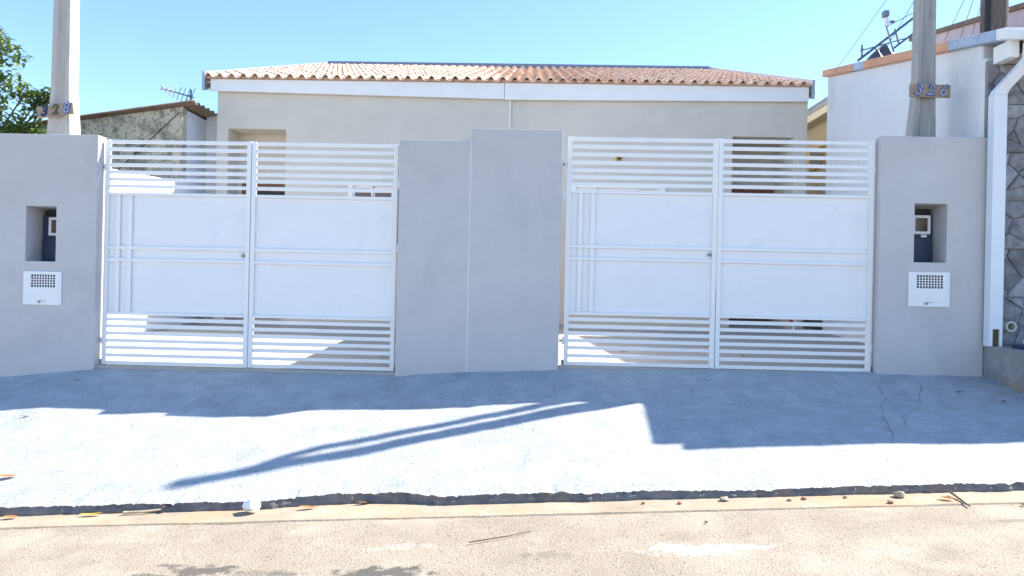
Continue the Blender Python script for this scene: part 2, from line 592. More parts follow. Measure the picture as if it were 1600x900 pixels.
LW = tag(wall_holes(-5.50, -4.372, -0.5, 2.325, Y0, Y1, [(-5.093, -4.785, 1.047, 1.60)]).build('front_wall', m_paint, bevel=0.006),
         'grey plastered street wall left of the left gate, with meter opening', 'wall', 'grey street walls')
niche(LW, -5.093, -4.785, 1.047, 1.60, 0.0, 0.12)
RW = tag(wall_holes(3.385, 4.40, -0.3, 2.442, Y0, Y1, [(3.718, 4.030, 1.217, 1.788)]).build('front_wall', m_paint, bevel=0.006),
         'grey plastered street wall between right gate and white downpipe', 'wall', 'grey street walls')
niche(RW, 3.718, 4.030, 1.217, 1.788, 0.12, 0.0)
CW = thing('front_wall', 'wide grey central wall between both gates, stepped at its left', 'wall', 'grey street walls')
CW.location = (-0.5, 7.37, 0)
box('low_section', m_paint, -0.835, -0.127, -0.068, 0.08, -0.4, 2.328, CW, 0.006)
box('tall_section', m_paint, -0.124, 0.780, -0.072, 0.08, -0.4, 2.450, CW, 0.006)
box('joint', m_white, -0.129, -0.122, -0.0685, -0.05, 0.02, 2.3275, CW)


def letter_box(x0, x1, z0, z1, label):
    t = thing('letter_box', label, 'letter box', 'white letter boxes set in the street walls')
    t.location = ((x0 + x1) / 2, Y0, z0)
    w, h = x1 - x0, z1 - z0
    gx0, gx1, gz0, gz1 = -w / 2 + 0.20 * w, -w / 2 + 0.835 * w, h * 0.53, h * 0.905
    wall_holes(-w / 2, w / 2, 0, h, -0.014, -0.001, [(gx0, gx1, gz0, gz1)]).build('cover_plate', m_white, t, bevel=0.003)
    box('dark_backing', m_black, gx0 + .001, gx1 - .001, -0.003, -0.0015, gz0 + .001, gz1 - .001, t)
    B = MB()
    for k in range(1, 9):
        x = gx0 + (gx1 - gx0) * k / 9
        B.box(x - .0036, x + .0036, -0.011, -0.004, gz0, gz1)
    B.build('grille', m_white, t)
    B = MB()
    for k in range(1, 5):
        z = gz0 + (gz1 - gz0) * k / 5
        B.box(gx0, gx1, -0.0118, -0.0045, z - .0036, z + .0036)
    B.build('grille', m_white, t)
    box('door_seam', m_steel, -w * .14, w * .10, -0.0165, -0.0142, h * .118, h * .13, t)
    tube('latch', m_steel, [(0.0 - w * .06, -0.014, h * .085), (0.0 - w * .06, -0.024, h * .085)], 0.011, t, 10)
    box('rim', m_white, w / 2 - .028, w / 2 - .022, -0.0175, -0.0142, 0.012, h - .012, t)
    return t


letter_box(-5.098, -4.710, 0.609, 0.945, 'white letter box with grille in the wall below the leftmost meter opening')
letter_box(3.665, 4.062, 0.785, 1.123, 'white letter box with grille in the wall beside the white downpipe')


def meter(xc, zc, label, x0, x1, z0, z1):
    t = thing('electricity_meter', label, 'meter', 'electricity meters in the wall openings')
    t.location = (xc, 7.595, zc)
    box('case', m_navy, x0 - xc, x1 - xc, -0.045, 0, z0 - zc, z1 - zc, t, 0.006)
    box('lower_cover', m_navy, x0 - xc + .01, x1 - xc - .01, -0.062, -0.047, z0 - zc + .01, -0.135, t, 0.006)
    wall_holes(-0.088, 0.088, -0.098, 0.092, -0.066, -0.047, [(-0.062, 0.062, -0.070, 0.064)]).build('window_frame', m_white, t, bevel=0.003)
    box('dial', mat('dial_brown', (0.13, 0.08, 0.06), 0.2, 0.5, 14.0), -0.061, 0.061, -0.053, -0.0475, -0.069, 0.063, t)
    box('tab', m_white, 0.0, 0.055, -0.060, -0.047, -0.130, -0.104, t)
    box('conduit_cover', m_black, x0 - xc + .02, x1 - xc - .02, -0.04, -0.001, z1 - zc + .004, z1 - zc + .055, t)
    return t


meter(-4.925, 1.418, 'navy electricity meter with white window in the leftmost wall opening', -5.088, -4.67, 1.052, 1.53)
meter(3.905, 1.608, 'navy electricity meter with white window in the wall opening near the downpipe', 3.603, 4.025, 1.222, 1.71)


# ------------------------------------------------------------------ gates (four leaves)
ROWS_T = [2.280, 2.205, 2.126, 2.045, 1.969, 1.899, 1.828]
ROWS_B = [0.479, 0.407, 0.336, 0.264, 0.193, 0.115]


def gate_leaf(x0, x1, dz, label, ornament, lock, hinge_left):
    t = thing('gate_leaf', label, 'gate', 'white driveway gate leaves')
    t.location = ((x0 + x1) / 2, 7.40, dz)
    w = (x1 - x0) / 2
    sw = 0.042
    for s in (-1, 1):
        a, b = (-w, -w + sw) if s < 0 else (w - sw, w)
        box('stile', m_gate, a, b, -0.021, 0.017, 0.018, 2.300, t, 0.002)
    xi0, xi1 = -w + sw + .0005, w - sw - .0005
    for z in ROWS_T + ROWS_B:
        h = 0.0178 + random.uniform(-.0008, .0008)
        z += random.uniform(-.0015, .0015)
        box('slat', m_gate, xi0, xi1, -0.0085, 0.0085, z - h, z + h, t, 0.0015)
    box('bottom_rail', m_gate, xi0, xi1, -0.014, 0.014, 0.020, 0.056, t, 0.002)
    for nme, z0, z1 in (('rail', 1.735, 1.765), ('rail', 1.190, 1.222), ('rail', 1.068, 1.098), ('rail', 0.523, 0.552)):
        box(nme, m_gate, xi0, xi1, -0.020, 0.012, z0, z1, t, 0.003)
    # sheet panels between the rails, very slightly dished
    for z0, z1 in ((1.2225, 1.7345), (1.0985, 1.1895), (0.5525, 1.0675)):
        B = MB()
        nx, nz = 14, 6
        grid = []
        for j in range(nz + 1):
            row = []
            for i in range(nx + 1):
                u, v = i / nx, j / nz
                d = 0.0035 * noise.noise((u * 3 + x0, v * 2 + z0 * 3, dz)) * min(1, 6 * u, 6 * (1 - u), 5 * v, 5 * (1 - v))
                row.append((xi0 + (xi1 - xi0) * u, 0.004 + d, z0 + (z1 - z0) * v))
            grid.append(row)
        for r0, r1 in zip(grid[:-1], grid[1:]):
            B.quad_strip(r0, r1)
        back = [[(x, 0.0095, z) for x, y, z in r] for r in (grid[0], grid[-1])]
        B.quad_strip(back[1], back[0])
        B.quad_strip(back[0], grid[0])
        B.quad_strip(grid[-1], back[1])
        B.build('sheet_panel', m_sheet, t, smooth=False)
    if ornament:
        for xo in (-w + 0.140, -w + 0.262):
            for z0, z1 in ((1.2225, 1.7345), (1.0985, 1.1895), (0.5525, 1.0675)):
                box('moulding', m_gate, xo - .022, xo + .022, -0.019, -0.001, z0, z1, t, 0.003)
    if lock:
        xl = (w - sw - 0.022) if lock > 0 else (-w + sw + 0.022)
        p = tube('lock', m_steel, [(xl, 0.004, 1.146), (xl, -0.020, 1.146)], 0.017, t, 14)
        tube('keyhole', m_brass, [(xl, -0.0195, 1.146), (xl, -0.024, 1.146)], 0.008, p, 10)
    hx = (-w - 0.012) if hinge_left else (w + 0.012)
    for z in (0.26, 2.02):
        hg = tube('hinge', m_gate, [(hx, 0.0, z - .035), (hx, 0.0, z + .035)], 0.011, t, 8)
        s = -1 if hinge_left else 1
        box('hinge_plate', m_steel, min(hx, hx + s * .035), max(hx, hx + s * .035), -0.004, 0.004, z - .012, z + .012, hg)
    tube('pivot', m_steel, [(hx, 0.0, -0.03), (hx, 0.0, 0.07)], 0.012, t, 8)
    return t


g1 = gate_leaf(-4.343, -2.850, 0.0, 'leftmost white gate leaf, twin vertical mouldings, hung on the left wall', True, 1, True)
g2 = gate_leaf(-2.843, -1.362, 0.0, 'plain white gate leaf meeting the left side of the central wall', False, 0, False)
g3 = gate_leaf(0.335, 1.826, 0.105, 'white gate leaf with twin mouldings and round lock, right of central wall', True, 1, True)
g4 = gate_leaf(1.833, 3.362, 0.105, 'rightmost plain white gate leaf, hung on the right grey wall', False, 0, False)
# very slight differences in how the leaves hang
for g, a in ((g1, -0.35), (g2, -0.15), (g3, 0.15), (g4, 0.3)):
    g.rotation_euler.z = R(a)
box('gate_bracket', m_gate, -0.155 - .03, -0.155 + .02, -0.012, 0.012, 1.70, 1.735, g3).location.x = -0.62

# ------------------------------------------------------------------ yard walls
dv = MB().hexa([(-0.50, 7.452, -0.2), (-0.35, 7.452, -0.2), (-0.35, 11.818, -0.2), (-0.50, 11.818, -0.2)],
               [(-0.50, 7.452, 2.16), (-0.35, 7.452, 2.16), (-0.35, 11.818, 2.35), (-0.50, 11.818, 2.35)])
tag(dv.build('yard_wall', m_white, bevel=0.006), 'white dividing wall running back behind the central grey wall', 'wall')
lb = MB().hexa([(-5.56, 7.452, -0.5), (-5.405, 7.452, -0.5), (-5.405, 11.38, -0.5), (-5.56, 11.38, -0.5)],
               [(-5.56, 7.452, 2.19), (-5.405, 7.452, 2.19), (-5.405, 11.38, 2.41), (-5.56, 11.38, 2.41)])
tag(lb.build('yard_wall', m_white, bevel=0.006), 'low sunlit white side wall seen through the left gate, below stained gable', 'wall')

# ------------------------------------------------------------------ the house
HO = thing('house', 'greige semi-detached house with clay tile roof and white fascia behind the gates', 'house')
HO.location = (-0.41, 11.82, 0.2)
OX, OY, OZ = HO.location
HL, HR = -5.135, 4.312
LREC = (-4.947, -4.008, 0.0, 3.358)
RREC = (3.144, 4.1, 0.0, 3.361)
LWIN = (-2.974, -1.544, 1.45, 2.539)
RWIN = (0.605, 2.102, 1.45, 2.534)


def hbox(name, material, x0, x1, y0, y1, z0, z1, parent=None, bevel=0):
    """box in world coordinates, parented under the house (parents have no rotation)"""
    p = parent or HO
    return box(name, material, x0 - OX, x1 - OX, y0 - OY, y1 - OY, z0 - OZ, z1 - OZ, p, bevel)


def shift(B):
    B.v = [(x - OX, y - OY, z - OZ) for x, y, z in B.v]
    return B


shift(wall_holes(HL, HR, -0.3, 4.075, 11.820, 11.980, [LREC, RREC, LWIN, RWIN])).build('wall', m_house, HO, bevel=0.004)
hbox('wall', m_house, HL, HL + .15, 11.982, 25, -0.3, 4.075)
hbox('wall', m_house, HR - .15, HR, 11.982, 25, -0.3, 4.075)
hbox('wall', m_house, HL + .151, HR - .151, 24.85, 25, -0.3, 4.075)
for rec in (LREC, RREC):                               # porch recess: side cheeks, lintel soffit, inner wall
    x0, x1, z0, z1 = rec
    yb = 12.28 if rec is LREC else 12.75
    dt = 2.576 if rec is LREC else 2.655
    hbox('porch_cheek', m_house, x0 - .12, x0, 11.981, yb, z0, z1)
    hbox('porch_cheek', m_house, x1, x1 + .12, 11.981, yb, z0, z1)
    hbox('porch_ceiling', m_house, x0 - .12, x1 + .12, 11.981, yb, z1 + .001, z1 + .12)
    d0, d1 = (x0 + 0.06, x1 - 0.02) if rec is LREC else (x0 + 0.18, x1 + 0.02)
    shift(wall_holes(x0 - .12, x1 + .119, z0, z1 + .12, yb + .001, yb + .13, [(d0, d1, 0.28, dt)])).build('porch_wall', m_house, HO)
    dr = hbox('door', m_wood, d0 + .09, d1 - .09, yb + .06, yb + .10, 0.29, dt - .094)
    B = MB()
    B.box(d0 - OX, d0 + .085 - OX, yb - .012 - OY, yb + .11 - OY, 0.28 - OZ, dt - OZ)
    B.box(d1 - .085 - OX, d1 - OX, yb - .012 - OY, yb + .11 - OY, 0.28 - OZ, dt - OZ)
    B.box(d0 + .086 - OX, d1 - .086 - OX, yb - .012 - OY, yb + .11 - OY, dt - .087 - OZ, dt - OZ)
    B.build('frame', m_wood, dr, bevel=0.003)
    xm = (d0 + d1) / 2
    box('pane', m_dark, d0 + .20 - OX, d1 - .16 - OX, yb + .052 - OY, yb + .0595 - OY, 1.25 - OZ, 2.42 - OZ, dr)
    tube('handle', m_steel, [(d1 - .13 - OX, yb + .06 - OY, 1.2 - OZ), (d1 - .13 - OX, yb + .01 - OY, 1.2 - OZ), (d1 - .24 - OX, yb + .01 - OY, 1.2 - OZ)], 0.009, dr)


def window(rect, pane_mat, n, tf):
    x0, x1, z0, z1 = rect
    B = wall_holes(x0, x1, z0, z1, 11.795, 11.920, [(x0 + .075, x1 - .075, z0 + .07, z1 - tf)])
    w = shift(B).build('window', m_white, HO, bevel=0.004)
    for k in range(n):
        a = x0 + .075 + (x1 - x0 - .15) * k / n
        b = x0 + .075 + (x1 - x0 - .15) * (k + 1) / n
        fy = 11.830 + (0.03 if k % 2 else 0.0)
        F = wall_holes(a + .002, b - .002, z0 + .072, z1 - tf - .002, fy, fy + .026, [(a + .028, b - .028, z0 + .10, z1 - tf - .035)])
        shift(F).build('sash', m_white, w)
        hbox('pane', pane_mat, a + .029, b - .029, fy + .009, fy + .015, z0 + .101, z1 - tf - .036, w)
    hbox('sill', m_white, x0 - .03, x1 + .03, 11.750, 11.819, z0 - .045, z0 - .002, w, 0.004)
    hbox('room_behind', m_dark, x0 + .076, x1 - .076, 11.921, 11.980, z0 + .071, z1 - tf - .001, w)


window(LWIN, m_glass, 4, .07)
window(RWIN, m_curtain, 4, .03)
hbox('joint_strip', m_white, -0.410, -0.390, 11.792, 11.819, 2.40, 3.895)
# soffit, fascias, end flashings
hbox('soffit', m_house, -5.29, 4.33, 11.787, 11.819, 3.98, 4.00)


def fascia(x0, x1, zb0, zb1, zt):
    B = MB().hexa([(x0, 11.75, zb0), (x1, 11.75, zb1), (x1, 11.785, zb1), (x0, 11.785, zb0)],
                  [(x0, 11.75, zt), (x1, 11.75, zt), (x1, 11.785, zt), (x0, 11.785, zt)])
    return shift(B).build('fascia', m_white, HO, bevel=0.003)


fascia(-5.225, -0.497, 3.948, 3.882, 4.135)
fascia(-0.490, 4.300, 3.874, 3.915, 4.140)
RS = (6.42 - 4.14) / (18.7 - 11.74)                    # roof slope
roof = MB().hexa([(-5.30, 11.79, 4.08), (4.33, 11.79, 4.08), (4.33, 18.7, 4.08 + 6.91 * RS), (-5.30, 18.7, 4.08 + 6.91 * RS)],
                 [(-5.30, 11.79, 4.12), (4.33, 11.79, 4.12), (4.33, 18.7, 4.12 + 6.91 * RS), (-5.30, 18.7, 4.12 + 6.91 * RS)])
roof = shift(roof).build('roof', m_tile[1], HO)
hbox('eave_filler', m_tile[1], -5.298, 4.328, 11.772, 11.789, 4.141, 4.20, roof)
for x0, x1 in ((-5.345, -5.302), (4.332, 4.375)):      # metal verge flashings
    B = MB().hexa([(x0, 11.70, 3.94), (x1, 11.70, 3.94), (x1, 18.8, 3.94 + 7.1 * RS), (x0, 18.8, 3.94 + 7.1 * RS)],
                  [(x0, 11.70, 4.245), (x1, 11.70, 4.245), (x1, 18.8, 4.245 + 7.1 * RS), (x0, 18.8, 4.245 + 7.1 * RS)])
    shift(B).build('verge_flashing', m_metal, roof)
B = MB().hexa([(-5.30, 18.70, 6.40), (4.36, 18.70, 6.40), (4.36, 18.95, 6.40), (-5.30, 18.95, 6.40)],
              [(-5.30, 18.70, 6.56), (4.36, 18.70, 6.56), (4.36, 18.95, 6.56), (-5.30, 18.95, 6.56)])
shift(B).build('ridge_flashing', m_ridge, roof)
B = MB().hexa([(-5.30, 18.96, 4.08), (4.33, 18.96, 4.08), (4.33, 25.2, 4.0), (-5.30, 25.2, 4.0)],
              [(-5.30, 18.96, 6.38), (4.33, 18.96, 6.38), (4.33, 25.2, 4.1), (-5.30, 25.2, 4.1)])
shift(B).build('rear_roof', m_tile[1], roof)

# clay tiles: one barrel and one pan each, laid course over course
NC = 51
TW = (4.33 + 5.30) / NC
TL, TE = 0.43, 0.372
prof = []
for k in range(9):
    u = k / 8
    if u <= 0.625:
        prof.append((u * TW, 0.062 * math.sin(math.pi * u / 0.625) ** 0.85))
    else:
        v = (u - 0.625) / 0.375
        prof.append((u * TW, -0.006 * math.sin(math.pi * v)))


def tile_geo(B, x, s, dz, yawt):
    """tile whose lower edge is s metres up the slope"""
    ca = 1 / math.hypot(1, RS)
    sa = RS * ca

    def pt(u, h, along, lift):
        d = s + along
        uu = u + yawt * along
        return (x + uu - OX, 11.70 + d * ca - (h + lift) * sa - OY, 4.128 + d * sa + (h + lift) * ca - OZ + dz)
    fr = [pt(u, h, 0, 0.036) for u, h in prof]
    bk = [pt(u * 0.97 + .002, h * 0.92, TL, 0.012) for u, h in prof]
    lw = [pt(u, h, 0.002, 0.018) for u, h in prof]
    B.quad_strip(fr, bk)
    B.quad_strip(lw, fr)
    lb_ = [pt(u, h, 0.15, 0.014) for u, h in prof]
    B.quad_strip(lb_, lw)


far = [MB() for _ in m_tile]
NR = 19
for r in range(NR):
    for c in range(NC):
        dz = random.uniform(-.004, .004)
        yw = random.uniform(-.012, .012)
        mi = random.choices((0, 1, 2), (5, 3, 3))[0]
        x = -5.30 + c * TW
        if r < 5:
            B = MB()
            tile_geo(B, x, r * TE, dz, yw)
            B.build('tile', m_tile[mi], roof, smooth=False)
        else:
            tile_geo(far[mi], x, r * TE, dz, yw)
for B, mm in zip(far, m_tile):
    o = B.build('upper_tiles', mm, roof)
    o['kind'] = 'stuff'

# lamp socket on the house wall, tap by the right porch
t = thing('lamp_socket', 'small brass lamp socket on the house wall, seen through the right gate', 'lamp')
t.location = (1.35, 11.82, 2.977)
tube('base', m_brass, [(0, 0, 0), (0, -0.025, 0)], 0.055, t, 14)
tube('socket', m_brass, [(0, -0.024, 0), (0, -0.075, -0.01)], 0.034, t, 12)
tube('mouth', m_black, [(0, -0.0755, -0.01), (0, -0.078, -0.0105)], 0.024, t, 12)
t = thing('water_tap', 'white water standpipe with red handle, low behind the rightmost gate leaf', 'tap')
t.location = (4.13, 11.7, 0.32)
tube('pipe', m_pvc, [(0, 0, 0), (0, 0, 0.16)], 0.028, t)
tube('spout', m_pvc, [(0, 0, 0.13), (0, -0.07, 0.13), (0, -0.09, 0.09)], 0.02, t)
box('handle', m_red, -0.075, -0.03, -0.03, 0.01, 0.125, 0.165, t, 0.006)

# ------------------------------------------------------------------ poles


def pole(x, y, z0, ztop, wb, db, wt, dt, label, M, lean=0.0):
    """tapered concrete post of double-T section: two flanges and a recessed web on front and back"""
    t = thing('concrete_post', label, 'post', 'concrete service posts behind the street walls')
    t.location = (x, y, z0)
    H = ztop - z0
    B = MB()
    secs = [(0, 1.75, 1.3, 0.5), (2.2, 1.45, 1.2, 0.5), (2.92, 1.12, 1.05, 0.5), (2.98, 1.10, 1.03, 0.8), (3.2, 1.0, 1.0, 0.8), (H, 1, 1, 0.6)]
    rings = []
    for z, fw_, fd, rec in secs:
        k = z / H
        w = (wb + (wt - wb) * k) / 2
        d = (db + (dt - db) * k) / 2
        sh = -lean * w * (fw_ - 1)
        w *= fw_
        d *= fd
        i, g = 0.46 * w, d * (1 - rec * 0.55)
        e = 0.30 * w
        ring = [(-w, -d), (-i - .008, -d), (-e, -g), (e, -g), (i + .008, -d), (w, -d),
                (w, d), (i + .008, d), (e, g), (-e, g), (-i - .008, d), (-w, d)]
        rings.append([(a + sh, b, z) for a, b in ring])
    for a, b in zip(rings[:-1], rings[1:]):
        B.quad_strip(a, b, True)
    i = len(B.v)
    B.v += rings[-1]
    B.f.append(tuple(range(i, i + 12)))
    B.build('shaft', M, t, bevel=0.006)
    return t


pr = pole(4.007, 7.76, -0.2, 6.46, 0.25, 0.17, 0.125, 0.10, 'concrete post carrying the 326 board, behind the right grey wall', m_conc, 0.9)
pl = pole(-5.046, 7.80, -0.3, 6.10, 0.25, 0.21, 0.15, 0.14, 'concrete post with tilted number board, behind the leftmost grey wall', m_conc2, 0.0)
mast = thing('shadow_pipe', 'added grey pipe hidden behind the 326 post, casts a second shadow line', 'pipe')  # unseen pipe added to cast the second line of the forked pavement shadow
mast.location = (4.06, 7.98, 0)
tube('pipe', m_metal, [(0, 0, 0.1), (0, 0, 5.70)], 0.058, mast)
tube('shadow_pipe_arm', m_pvc, [(0, 0, 5.70), (-0.03, -0.06, 5.84), (-0.07, -0.17, 5.97), (-0.10, -0.27, 5.98)], 0.05, mast)  # added arm, bent so the pipe's shadow joins the post's


def number_board(text, loc, w, h, rot, label, cols):
    t = thing('number_board', label, 'sign', 'wooden house number boards')
    t.location = loc
    t.rotation_euler = (0, R(rot), 0)
    box('plank', m_plank, -w / 2, w / 2, -0.011, 0.011, -h / 2, h / 2, t, 0.003)
    for k, ch in enumerate(text):
        for layer, (mm, off, y) in enumerate(((cols[k][0], 0.007, -0.0135), (cols[k][1], -0.0012, -0.0175))):
            cu = bpy.data.curves.new('digit', 'FONT')
            cu.body = ch
            cu.size = h * 1.22
            cu.shear = 0.28
            cu.offset = off
            cu.extrude = 0.0018
            cu.align_x = 'CENTER'
            cu.align_y = 'CENTER'
            tmp = bpy.data.objects.new('tmp', cu)
            COL.objects.link(tmp)
            me = bpy.data.meshes.new_from_object(tmp.evaluated_get(bpy.context.evaluated_depsgraph_get()))
            bpy.data.objects.remove(tmp)
            me.materials.clear()
            me.materials.append(mm)
            o = bpy.data.objects.new('numeral', me)
            COL.objects.link(o)
            o.parent = t
            o.location = (-w * 0.31 + w * 0.305 * k, y, 0.002)
            o.rotation_euler = (R(90), 0, 0)
    for x in (-0.02, 0.03):
        tube('nail', m_steel, [(x, -0.011, h * .36), (x, -0.014, h * .36)], 0.004, t)
    return t


m_olive = mat('olive_numeral_paint', (0.10, 0.085, 0.025), 0.3, 0.3, 20)
m_navyn = mat('navy_numeral_paint', (0.03, 0.035, 0.10), 0.5, 0.1)
number_board('326', (4.022, 7.655, 2.984), 0.411, 0.132, 1.2, 'plank with blue numerals 326 fixed to the right concrete post',
             [(m_blue, m_lblue)] * 3)
number_board('328', (-5.062, 7.675, 2.650), 0.392, 0.120, -8.5, 'tilted plank with dark numerals 328 on the left concrete post',
             [(m_navyn, m_navyn), (m_olive, m_olive), (m_blue, m_lblue)])

# ------------------------------------------------------------------ left neighbour
NL = thing('neighbour_house', 'old house left, stained gable under thin sloping roof edge', 'house')
NL.location = (-5.5, 11.4, 0)


def nl(B):
    B.v = [(x + 5.5, y - 11.4, z) for x, y, z in B.v]
    return B


def ztop(x):
    return 3.60 + (x + 5.5) * 0.150


nl(MB().hexa([(-14, 11.40, -0.8), (-5.50, 11.40, -0.8), (-5.50, 11.55, -0.8), (-14, 11.55, -0.8)],
             [(-14, 11.40, ztop(-14)), (-5.50, 11.40, ztop(-5.5)), (-5.50, 11.55, ztop(-5.5)), (-14, 11.55, ztop(-14))])
   ).build('gable_wall', m_stain, NL)
nl(MB().box(-5.65, -5.503, 11.551, 17, -0.8, 3.575)).build('side_wall', m_nwall, NL)
B = MB()                                               # corrugated sheets, waves running down the slope
xs_ = [-14.1, -10, -7.5, -5.30]
rows = []
for x in xs_:
    rows.append([(x, 11.30 + 0.0293 * k, ztop(x) + 0.045 + 0.024 * math.sin(2 * math.pi * (0.0293 * k) / 0.177)) for k in range(200)])
for a, b in zip(rows[:-1], rows[1:]):
    B.quad_strip(a, b)
lowr = [(x, y, z - 0.016) for x, y, z in rows[-1]]
B.quad_strip(rows[-1], lowr)
e0 = [r[0] for r in rows]
B.quad_strip([(x, y, z - 0.016) for x, y, z in e0], e0)
B.quad_strip([(x, y, z - 0.016) for x, y, z in rows[-1]], [(x, y, z - 0.016) for x, y, z in rows[0]])
nl(B).build('roof_sheet', m_fibre, NL)
nl(MB().tube([(-5.55, 11.385, 3.50), (-6.1, 11.385, 2.98), (-6.75, 11.385, 2.35)], 0.006, 5)).build('wall_cable', m_black, NL)
wp = box('wall_panel', m_nwall, 0, 0.36, 0, 0.1, 0, 3.68)
wp.name = 'infill_wall'
wp.location = (-5.50, 12.25, 0)
tag(wp, 'narrow pale wall between old neighbour and the house', 'wall')

an = thing('television_antenna', 'small television antenna on the left neighbour roof edge', 'antenna')
an.location = (-5.48, 11.62, 3.62)
tube('mast', m_steel, [(0, 0, 0), (0.0, 0, 0.30)], 0.018, an)
tube('brace', m_steel, [(-0.07, 0, 0), (-0.06, 0, 0.20), (0.0, 0, 0.22)], 0.008, an)
boom = tube('boom', m_steel, [(0.06, -0.02, 0.17), (-0.40, -0.16, 0.285)], 0.011, an)
for k in range(8):
    q = k / 7
    p = Vector((0.02, -0.01, 0.18)).lerp(Vector((-0.39, -0.155, 0.283)), q)
    L_ = 0.20 - 0.13 * q
    tube('element', m_pvc if k > 3 else m_steel, [p + Vector((L_ * .55, -L_ * .5, L_ * .75)) * .8, p - Vector((L_ * .55, -L_ * .5, L_ * .75)) * .8], 0.0055 if k < 4 else 0.009, an, 5)
for k in range(3):
    q = 0.62 + 0.16 * k
    p = Vector((0.02, -0.01, 0.18)).lerp(Vector((-0.39, -0.155, 0.283)), q)
    box('director_block', m_pvc, p.x - .022, p.x + .022, p.y - .02, p.y + .02, p.z - .018, p.z + .02, an, 0.004)

# tree beyond the left wall
TR = thing('tree', 'leafy green tree at the left edge of the picture', 'tree')
TR.location = (-8.5, 10.3, -1.3)
B = MB()
limbs = []


def limb(a, b, r0, r1):
    mid_ = (Vector(a) + Vector(b)) / 2 + Vector((random.uniform(-.1, .1), random.uniform(-.1, .1), 0.08))
    B.tube([a, mid_, b], r0, 7, True, r1)
    limbs.append((Vector(a), Vector(b)))


limb((0, 0, 0), (0.1, 0.05, 2.6), 0.14, 0.10)
tips = []
clusters = [(1.05, -0.25, 4.95, .34), (1.12, -.2, 5.3, .26), (1.45, -.25, 4.72, .19), (1.70, -.3, 4.66, .17), (1.88, -.32, 4.70, .13), (1.66, -.3, 4.50, .15),
            (1.0, -.2, 4.45, .40), (1.35, -.3, 4.26, .30), (1.62, -.3, 4.20, .16), (1.25, -.1, 4.12, .34),
            (0.9, -.2, 5.55, .22), (0.4, -.1, 4.6, .6), (0.3, 0, 5.3, .5), (0.0, .2, 4.2, .6), (-.6, 0, 4.7, .7), (-.3, .3, 5.4, .5),
            (-1.0, .1, 4.2, .5), (0.7, .2, 3.9, .4), (0.6, -.2, 5.05, .4)]
for cx_, cy_, cz_, r_ in clusters:
    limb((0.1, 0.05, 2.5 + random.uniform(0, .1)), (cx_ - .05, cy_, cz_ - .05), 0.035, 0.008)
B.build('trunk', m_bark, TR, smooth=True)
B = MB()
for cx_, cy_, cz_, r_ in clusters:
    n = int(70 + 900 * r_ ** 2)
    for _ in range(n):
        d = Vector((random.gauss(0, 1), random.gauss(0, 1), random.gauss(0, 1))).normalized() * r_ * random.random() ** 0.45
        d.z *= 0.8
        p = Vector((cx_, cy_, cz_)) + d
        az = random.uniform(0, 2 * math.pi)
        dr_ = Vector((math.cos(az), math.sin(az), random.uniform(-1.1, 0.15))).normalized()
        sd = dr_.cross(Vector((random.uniform(-.3, .3), random.uniform(-.3, .3), 1))).normalized()
        nn = sd.cross(dr_)
        ln, wd = random.uniform(.085, .14), random.uniform(.018, .028)
        q0, q3 = p, p + dr_ * ln - nn * 0.012
        m1, m2 = p + dr_ * ln * .35, p + dr_ * ln * .7
        i = len(B.v)
        B.v += [tuple(q0), tuple(m1 + sd * wd + nn * .006), tuple(m2 + sd * wd * .8 + nn * .004), tuple(q3), tuple(m2 - sd * wd * .8 + nn * .004),
                tuple(m1 - sd * wd + nn * .006), tuple(m1), tuple(m2)]
        B.f += [(i, i + 6, i + 1), (i + 6, i + 7, i + 2, i + 1), (i + 7, i + 3, i + 2), (i, i + 5, i + 6), (i + 6, i + 5, i + 4, i + 7), (i + 7, i + 4, i + 3)]
cr = B.build('crown', m_leaf, TR)

# ------------------------------------------------------------------ right neighbour
NH = thing('neighbour_house', 'right neighbour house, tall white side wall, salmon capping, stone front', 'house')
NH.location = (4.5, 7.3, 0)


def nh(B):
    B.v = [(x - 4.5, y - 7.3, z) for x, y, z in B.v]
    return B


def zr(y):
    return 3.385 + 0.208 * (y - 7.1)


nh(MB().hexa([(4.425, 7.462, -0.3), (4.62, 7.462, -0.3), (4.66, 11.54, -0.3), (4.50, 11.54, -0.3)],
             [(4.425, 7.462, zr(7.46) - .06), (4.62, 7.462, zr(7.46) - .06), (4.66, 11.54, zr(11.54) - .06), (4.50, 11.54, zr(11.54) - .06)])
   ).build('side_wall', m_nwall, NH, bevel=0.02)
nh(MB().box(4.408, 9, 7.335, 7.375, -0.3, 3.20)).build('front_wall', m_mortar, NH)
nh(MB().box(4.418, 9, 7.376, 7.46, -0.3, 3.24)).build('front_wall', m_nwall, NH)
nh(MB().hexa([(4.60, 7.02, zr(7.02) - .10), (9, 7.02, zr(7.02) - .10), (9, 11.54, zr(11.54) - .10), (4.60, 11.54, zr(11.54) - .10)],
             [(4.60, 7.02, zr(7.02) - .02), (9, 7.02, zr(7.02) - .02), (9, 11.54, zr(11.54) - .02), (4.60, 11.54, zr(11.54) - .02)])
   ).build('roof', m_fibre, NH)
for nme, mm, a, b in (('capping', m_white, 7.0, 7.13), ('capping', m_bcap, 7.132, 7.98), ('capping', m_salmon, 7.982, 10.1), ('capping', m_bcap, 10.102, 10.45), ('capping', m_salmon, 10.452, 11.60)):
    nh(MB().hexa([(4.35 + .02 * (a - 7), a, zr(a) - .065), (4.70, a, zr(a) - .065), (4.70, b, zr(b) - .065), (4.35 + .02 * (b - 7), b, zr(b) - .065)],
                 [(4.35 + .02 * (a - 7), a, zr(a) + .04), (4.70, a, zr(a) + .04), (4.70, b, zr(b) + .04), (4.35 + .02 * (b - 7), b, zr(b) + .04)])).build(nme, mm, NH, bevel=0.008)
